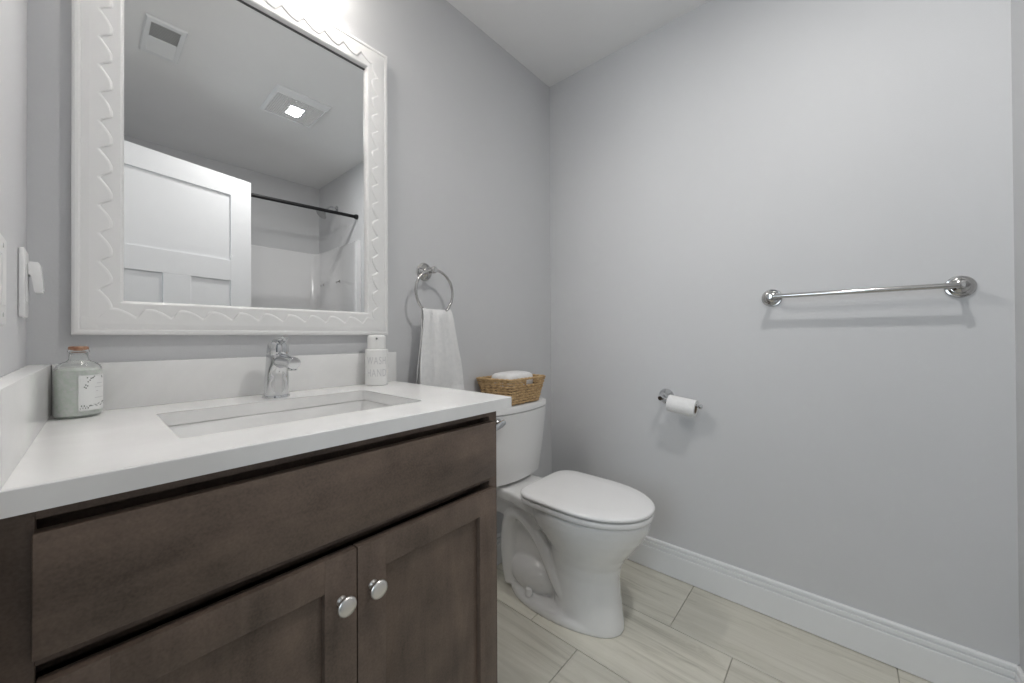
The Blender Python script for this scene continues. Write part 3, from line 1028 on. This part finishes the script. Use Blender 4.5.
mb = MB()     # white soft packet
rings = []
for z, g in ((.800, -.012), (.808, -.002), (.872, .0), (.884, -.002), (.892, -.010), (.897, -.024), (.898, -.034)):
    rings.append([(x, y, z) for x, y in rrect(1.254 - g, 1.426 + g, -.166 - g, -.046 + g, .022, 6)])
mb.loft(rings)
o = mb.build('wipes_packet', M['cloth'], None, smooth=True, angle=60, loc=(1.322, -.10, .80))
tag(o, 'smooth white packet lying in the wicker basket, standing above its rim', 'packet')

# ------------------------------------------------------------------ towel ring and hand towel
rg = empty('towel_ring', (0.945, 0, 1.306), 'chrome towel ring on the wall right of the mirror', 'towel ring')
mb = MB()
mb.lathe([(.034, .0005), (.034, .004), (.031, .008), (.027, .010), (.0255, .014), (.019, .018), (.013, .022), (.0095, .030), (.0085, .045), (.0105, .050), (.013, .055), (.013, .068), (.010, .072), (.0, .073)], (0.945, 0, 1.306), (0, -1, 0), 36)
mb.build('wall_post', M['nickel'], rg, smooth=True)
RC, RR, RY = V(0.950, -.062, 1.306 - .084), .0845, -.062
MB().tube([(RC.x + RR * math.sin(2 * PI * i / 64), RY, RC.z + RR * math.cos(2 * PI * i / 64)) for i in range(64)], .0052, 14, closed=True).build('ring', M['nickel'], rg, smooth=True)

mb = MB()
NU, NV = 44, 60
rows = []
ZTOP, ZBOT = 1.162, .79
for j in range(NV + 1):
    v = -1 + 2 * j / NV          # -1 back hem .. 0 over the ring .. 1 front hem
    side = 1 if v >= 0 else -1
    av = abs(v)
    drop = av
    row = []
    for i in range(NU + 1):
        u = -1 + 2 * i / NU
        halfw = (.066 + (.092 - .066) * smoothstep(0, .75, drop) + .006 * drop) * (1 if side > 0 else 1 - .14 * min(1, drop * 5))
        x = .956 + .010 * drop + u * halfw
        top_z = RC.z - .058 - .004 * (1 - u * u) + .002 * noise.noise(V(u * 4, 3, 0))
        zb_ = ZBOT + (.0 if side > 0 else -.012)
        z = top_z + (zb_ - top_z) * drop
        fold = (math.sin(u * 6.2 + .9 + drop * .5) * .0055 + math.sin(u * 11 + 2.0) * .002) * (.55 + .45 * (1 - drop)) * min(1, drop * 8 + .25)
        fold += .0035 * noise.noise(V(u * 3, v * 4, 1.7))
        fold += .0014 * noise.noise(V(u * 16, v * 26, 4.1))
        band = -.0025 * math.exp(-((drop - .80) / .018) ** 2)
        thick = .013 * min(1, math.sqrt(drop * 9)) + .012 * smoothstep(.1, .9, drop) * (1 if side > 0 else .3)
        y = RY - side * (thick + band) - fold
        y -= .010 * u * drop
        y = min(y, -.012)
        row.append(V(x, y, z))
    rows.append(row)
vs = [[mb.bm.verts.new(p) for p in r] for r in rows]
for a, b in zip(vs[:-1], vs[1:]):
    for k in range(NU):
        mb.bm.faces.new((a[k], a[k + 1], b[k + 1], b[k]))
tw = mb.build('hand_towel', M['towel'], None, smooth=True, angle=180, loc=(.955, RY, ZBOT))
so = tw.modifiers.new('thickness', 'SOLIDIFY'); so.thickness = .005; so.offset = 0
ss = tw.modifiers.new('subdivision', 'SUBSURF'); ss.levels = 1; ss.render_levels = 1
tag(tw, 'white hand towel folded through the ring right of the mirror', 'towel')

# ------------------------------------------------------------------ towel bar
bar = empty('towel_bar', (W, -1.247, 1.195), 'long chrome towel bar on the right wall', 'towel bar')
for yy in (-1.0165, -1.4765):
    mb = MB()
    mb.lathe([(.0325, .0005), (.0325, .004), (.0305, .0065), (.0265, .0070), (.0260, .0105), (.0235, .0125), (.0190, .0130), (.0180, .0170), (.0130, .0190), (.0095, .022), (.0080, .030), (.0075, .050), (.0100, .053), (.0112, .058), (.0112, .071), (.008, .075), (.0, .0755)], (W, yy, 1.194), (-1, 0, 0), 40)
    mb.build('wall_post', M['nickel'], bar, smooth=True)
MB().tube([(W - .0645, -1.0165, 1.194), (W - .0645, -1.4765, 1.194)], .0078, 20).build('rail', M['nickel'], bar, smooth=True)

# ------------------------------------------------------------------ toilet paper holder and roll
TZ = .787
hol = empty('paper_holder', (W, -.6255, TZ), 'chrome single arm paper holder low on the right wall', 'paper holder')
mb = MB()
mb.lathe([(.033, .0005), (.033, .004), (.030, .008), (.025, .010), (.022, .014), (.014, .020), (.009, .028), (.0085, .052), (.011, .058), (.0125, .066), (.0125, .074), (.009, .079), (.0, .080)], (W, -.6255, TZ), (-1, 0, 0), 36)
mb.build('wall_post', M['chrome'], hol, smooth=True)
MB().tube([(W - .068, -.6255, TZ), (W - .068, -.70, TZ - .0093), (W - .068, -.780, TZ - .0193)], .0062, 16).build('arm', M['chrome'], hol, smooth=True)
MB().lathe([(.0062, 0), (.009, .002), (.0105, .006), (.009, .011), (.0, .013)], (W - .068, -.778, TZ - .019), (0, -1, -.125), 20).build('end_knob', M['chrome'], hol, smooth=True)
rollc = (W - .068, -.658, TZ - .0165)
rl = empty('toilet_roll', rollc, 'small white toilet paper roll on the chrome holder', 'toilet roll')
mb = MB()
mb.lathe([(.0195, 0), (.0335, 0), (.0345, .001), (.0345, .107), (.0335, .108), (.0195, .108)], rollc, (0, -1, 0), 40, cap=False)
mb.build('paper', M['paper'], rl, smooth=True)
MB().lathe([(.0195, .0), (.0195, .108), (.0187, .108), (.0187, .0), (.0195, 0)], rollc, (0, -1, 0), 32, cap=False).build('core', M['card'], rl, smooth=True)
rl.rotation_euler = (math.radians(7.1), 0, 0)

# ------------------------------------------------------------------ glass bottle of bath salts
bx, by = 0.0685, -0.0700
bo = empty('bath_salt_bottle', (bx, by, CT), 'clear glass bottle of pale green bath salts with a copper stopper', 'bottle')
outp_ = [(.0, .0005), (.028, .0005), (.0315, .003), (.033, .007), (.033, .090), (.0322, .096), (.0295, .102), (.0240, .107), (.0175, .110), (.0142, .113), (.0132, .118), (.0130, .127), (.0150, .1285), (.0152, .1315), (.0140, .1325)]
inn_ = [(.0115, .1325), (.0110, .127), (.0112, .118), (.0125, .1125), (.0165, .1085), (.0235, .1045), (.0280, .100), (.0305, .0945), (.0308, .090), (.0308, .009), (.0295, .0055), (.026, .0045), (.0, .0045)]
MB().lathe(outp_ + inn_, (bx, by, CT), (0, 0, 1), 48, cap=False).build('glass_body', M['glass'], bo, smooth=True, angle=70)
mb = MB()
prof = [(.0, .0043), (.026, .0043), (.0303, .0055), (.03095, .009), (.03095, .093), (.0270, .0955), (.012, .0975), (.0, .098)]
mb.lathe(prof, (bx, by, CT), (0, 0, 1), 64)
mb.build('bath_salt', M['salt'], bo, smooth=True)
MB().lathe([(.0, .1305), (.0108, .1305), (.0110, .1330), (.0140, .1332), (.0142, .1350), (.0138, .1385), (.0115, .1398), (.0, .1398)], (bx, by, CT), (0, 0, 1), 32).build('stopper', M['copper'], bo, smooth=True, angle=50)
def wrap_patch(mb, cx, cy, R, a0, a1, z0, z1, n=14, th=.0003, mi=0):
    """curved paper patch on a cylinder"""
    rows = []
    for i in range(n + 1):
        a = math.radians(a0 + (a1 - a0) * i / n)
        c, s = math.cos(a), math.sin(a)
        rows.append([V(cx + R * c, cy + R * s, z0), V(cx + (R + th) * c, cy + (R + th) * s, z0), V(cx + (R + th) * c, cy + (R + th) * s, z1), V(cx + R * c, cy + R * s, z1)])
    mb.loft(rows, mi=mi)
mb = MB()
LA0, LA1 = -90, -6
wrap_patch(mb, bx, by, .0332, LA0, LA1, CT + .014, CT + .083)
rnd = random.Random(4)
def dot(a, z, w_, h_):
    wrap_patch(mb, bx, by, .0336, a - w_, a + w_, CT + z - h_, CT + z + h_, 2, .0002, 1)
for a, z in ((-76, .060), (-72, .058), (-69, .062), (-73, .064), (-67, .070), (-63, .073), (-58, .077), (-55, .078), (-52, .080), (-69, .078), (-24, .079), (-21, .077), (-60, .0765)):
    dot(a + rnd.uniform(-1, 1), z, 1.6, .0011)
for i in range(26):
    a = LA0 + 4 + (LA1 - LA0 - 8) * i / 25
    dot(a, .0175 + .004 * (i / 25) + rnd.uniform(0, .007), rnd.uniform(.5, 1.4), rnd.uniform(.0006, .0016))
for z, a0, a1 in ((.0585, -50, -18), (.051, -46, -40), (.0375, -50, -16), (.066, -44, -22)):
    wrap_patch(mb, bx, by, .0336, a0, a1, CT + z - .0005, CT + z + .0005, 8, .0002, 2)
mb.build('label', [M['label'], M['print'], M['softprint']], bo)

# ------------------------------------------------------------------ soap dispenser
dx, dy = 0.7105, -0.0665
sd = empty('soap_dispenser', (dx, dy, CT), 'white soap dispenser bottle with raised lettering by the towel', 'soap dispenser')
DR = .0355
MB().lathe([(.0, .0003), (.0325, .0003), (.0348, .0025), (DR, .006), (DR, .1125), (.0348, .1155), (.0330, .1170), (.0, .1175)], (dx, dy, CT), (0, 0, 1), 48).build('bottle', M['soap'], sd, smooth=True, angle=40)
mb = MB()
mb.lathe([(.0275, .1172), (.0288, .1185), (.0288, .152), (.0280, .1575), (.0255, .1610), (.0215, .1630), (.0, .1640)], (dx, dy, CT), (0, 0, 1), 44)
pump = mb.build('pump_cap', M['soap'], sd, smooth=True, angle=40)
va = math.atan2(CAM.y - dy, CAM.x - dx)
mb = MB()
mb.lathe([(.0030, 0), (.0030, .003), (.0022, .004), (.0, .004)], (dx + .0280 * math.cos(va), dy + .0280 * math.sin(va), CT + .1515), (math.cos(va), math.sin(va), -.15), 14)
mb.build('nozzle', M['print'], pump, smooth=True)
def lettering(text, size, zc, parent, name):
    cu = bpy.data.curves.new(name, 'FONT')
    cu.body = text
    cu.size = size
    cu.align_x = 'CENTER'
    cu.extrude = .0003
    cu.space_character = 1.15
    tmp = bpy.data.objects.new(name, cu)
    COL.objects.link(tmp)
    dg = bpy.context.evaluated_depsgraph_get()
    me = bpy.data.meshes.new_from_object(tmp.evaluated_get(dg))
    bpy.data.objects.remove(tmp)
    b = bmesh.new()
    b.from_mesh(me)
    bmesh.ops.subdivide_edges(b, edges=list(b.edges), cuts=2)
    mbx = MB()
    for v in b.verts:
        a = va + v.co.x * .60 / DR
        rr_ = DR + .0003 + v.co.z
        v.co = V(dx + rr_ * math.cos(a), dy + rr_ * math.sin(a), CT + zc + v.co.y)
    mbx.merge(b)
    return mbx.build(name, M['lettering'], parent)
lettering('WASH', .0340, .069, sd, 'lettering')
lettering('HAND', .0340, .030, sd, 'lettering')

# ------------------------------------------------------------------ switch plate and outlet with night light on the left wall
sp_ = empty('switch_plate', (0, -.425, 1.141), 'white double switch plate at the left edge, nearest the doorway', 'switch')
mb = MB()
mb.box((0.0005, -.482, 1.072), (.0060, -.367, 1.187), .002, 2)
mb.build('plate', M['plastic'], sp_, smooth=True)
for yy in (-.448, -.401):
    MB().box((0.0055, yy - .0165, 1.0965), (.0072, yy + .0165, 1.1625), .0008, 1).build('rocker', M['plastic'], sp_, smooth=True)
    for zz in (1.0845, 1.1745):
        MB().lathe([(.0032, 0), (.0030, .0006), (.0, .0009)], (.0059, yy, zz), (1, 0, 0), 12).build('screw', M['steel'], sp_, smooth=True)

ou = empty('wall_outlet', (0, -.118, 1.150), 'white wall outlet plate in the corner left of the mirror', 'outlet')
mb = MB()
mb.box((0.0005, -.154, 1.092), (.0075, -.082, 1.212), .002, 2)
mb.build('plate', M['plastic'], ou, smooth=True)
MB().box((0.007, -.135, 1.118), (.0095, -.101, 1.186), .001, 1).build('receptacle', M['plastic'], ou, smooth=True)

nl = empty('night_light', (.0100, -.118, 1.165), 'small white plug-in night light hanging in the corner outlet', 'night light')
mb = MB()
# side outline (x out of the wall, z): narrow neck, flared lower front
poly = [(.0098, 1.166), (.0098, 1.1905), (.0210, 1.1905), (.0228, 1.188), (.0240, 1.176), (.0262, 1.142), (.0266, 1.1365), (.0172, 1.1365), (.0164, 1.140), (.0148, 1.164), (.0118, 1.170)]
mb.prism([(x, z) for x, z in poly], -.136, -.100, 'y')
bmesh.ops.bevel(mb.bm, geom=list(mb.bm.edges), offset=.0012, segments=2, profile=.5, affect='EDGES')
mb.build('housing', M['plastic'], nl, smooth=True)
mb = MB()
mb.prism([(.0236, 1.176), (.0250, 1.175), (.0273, 1.1385), (.0262, 1.138)], -.133, -.103, 'y')
mb.build('lens', M['seatplastic'], nl)
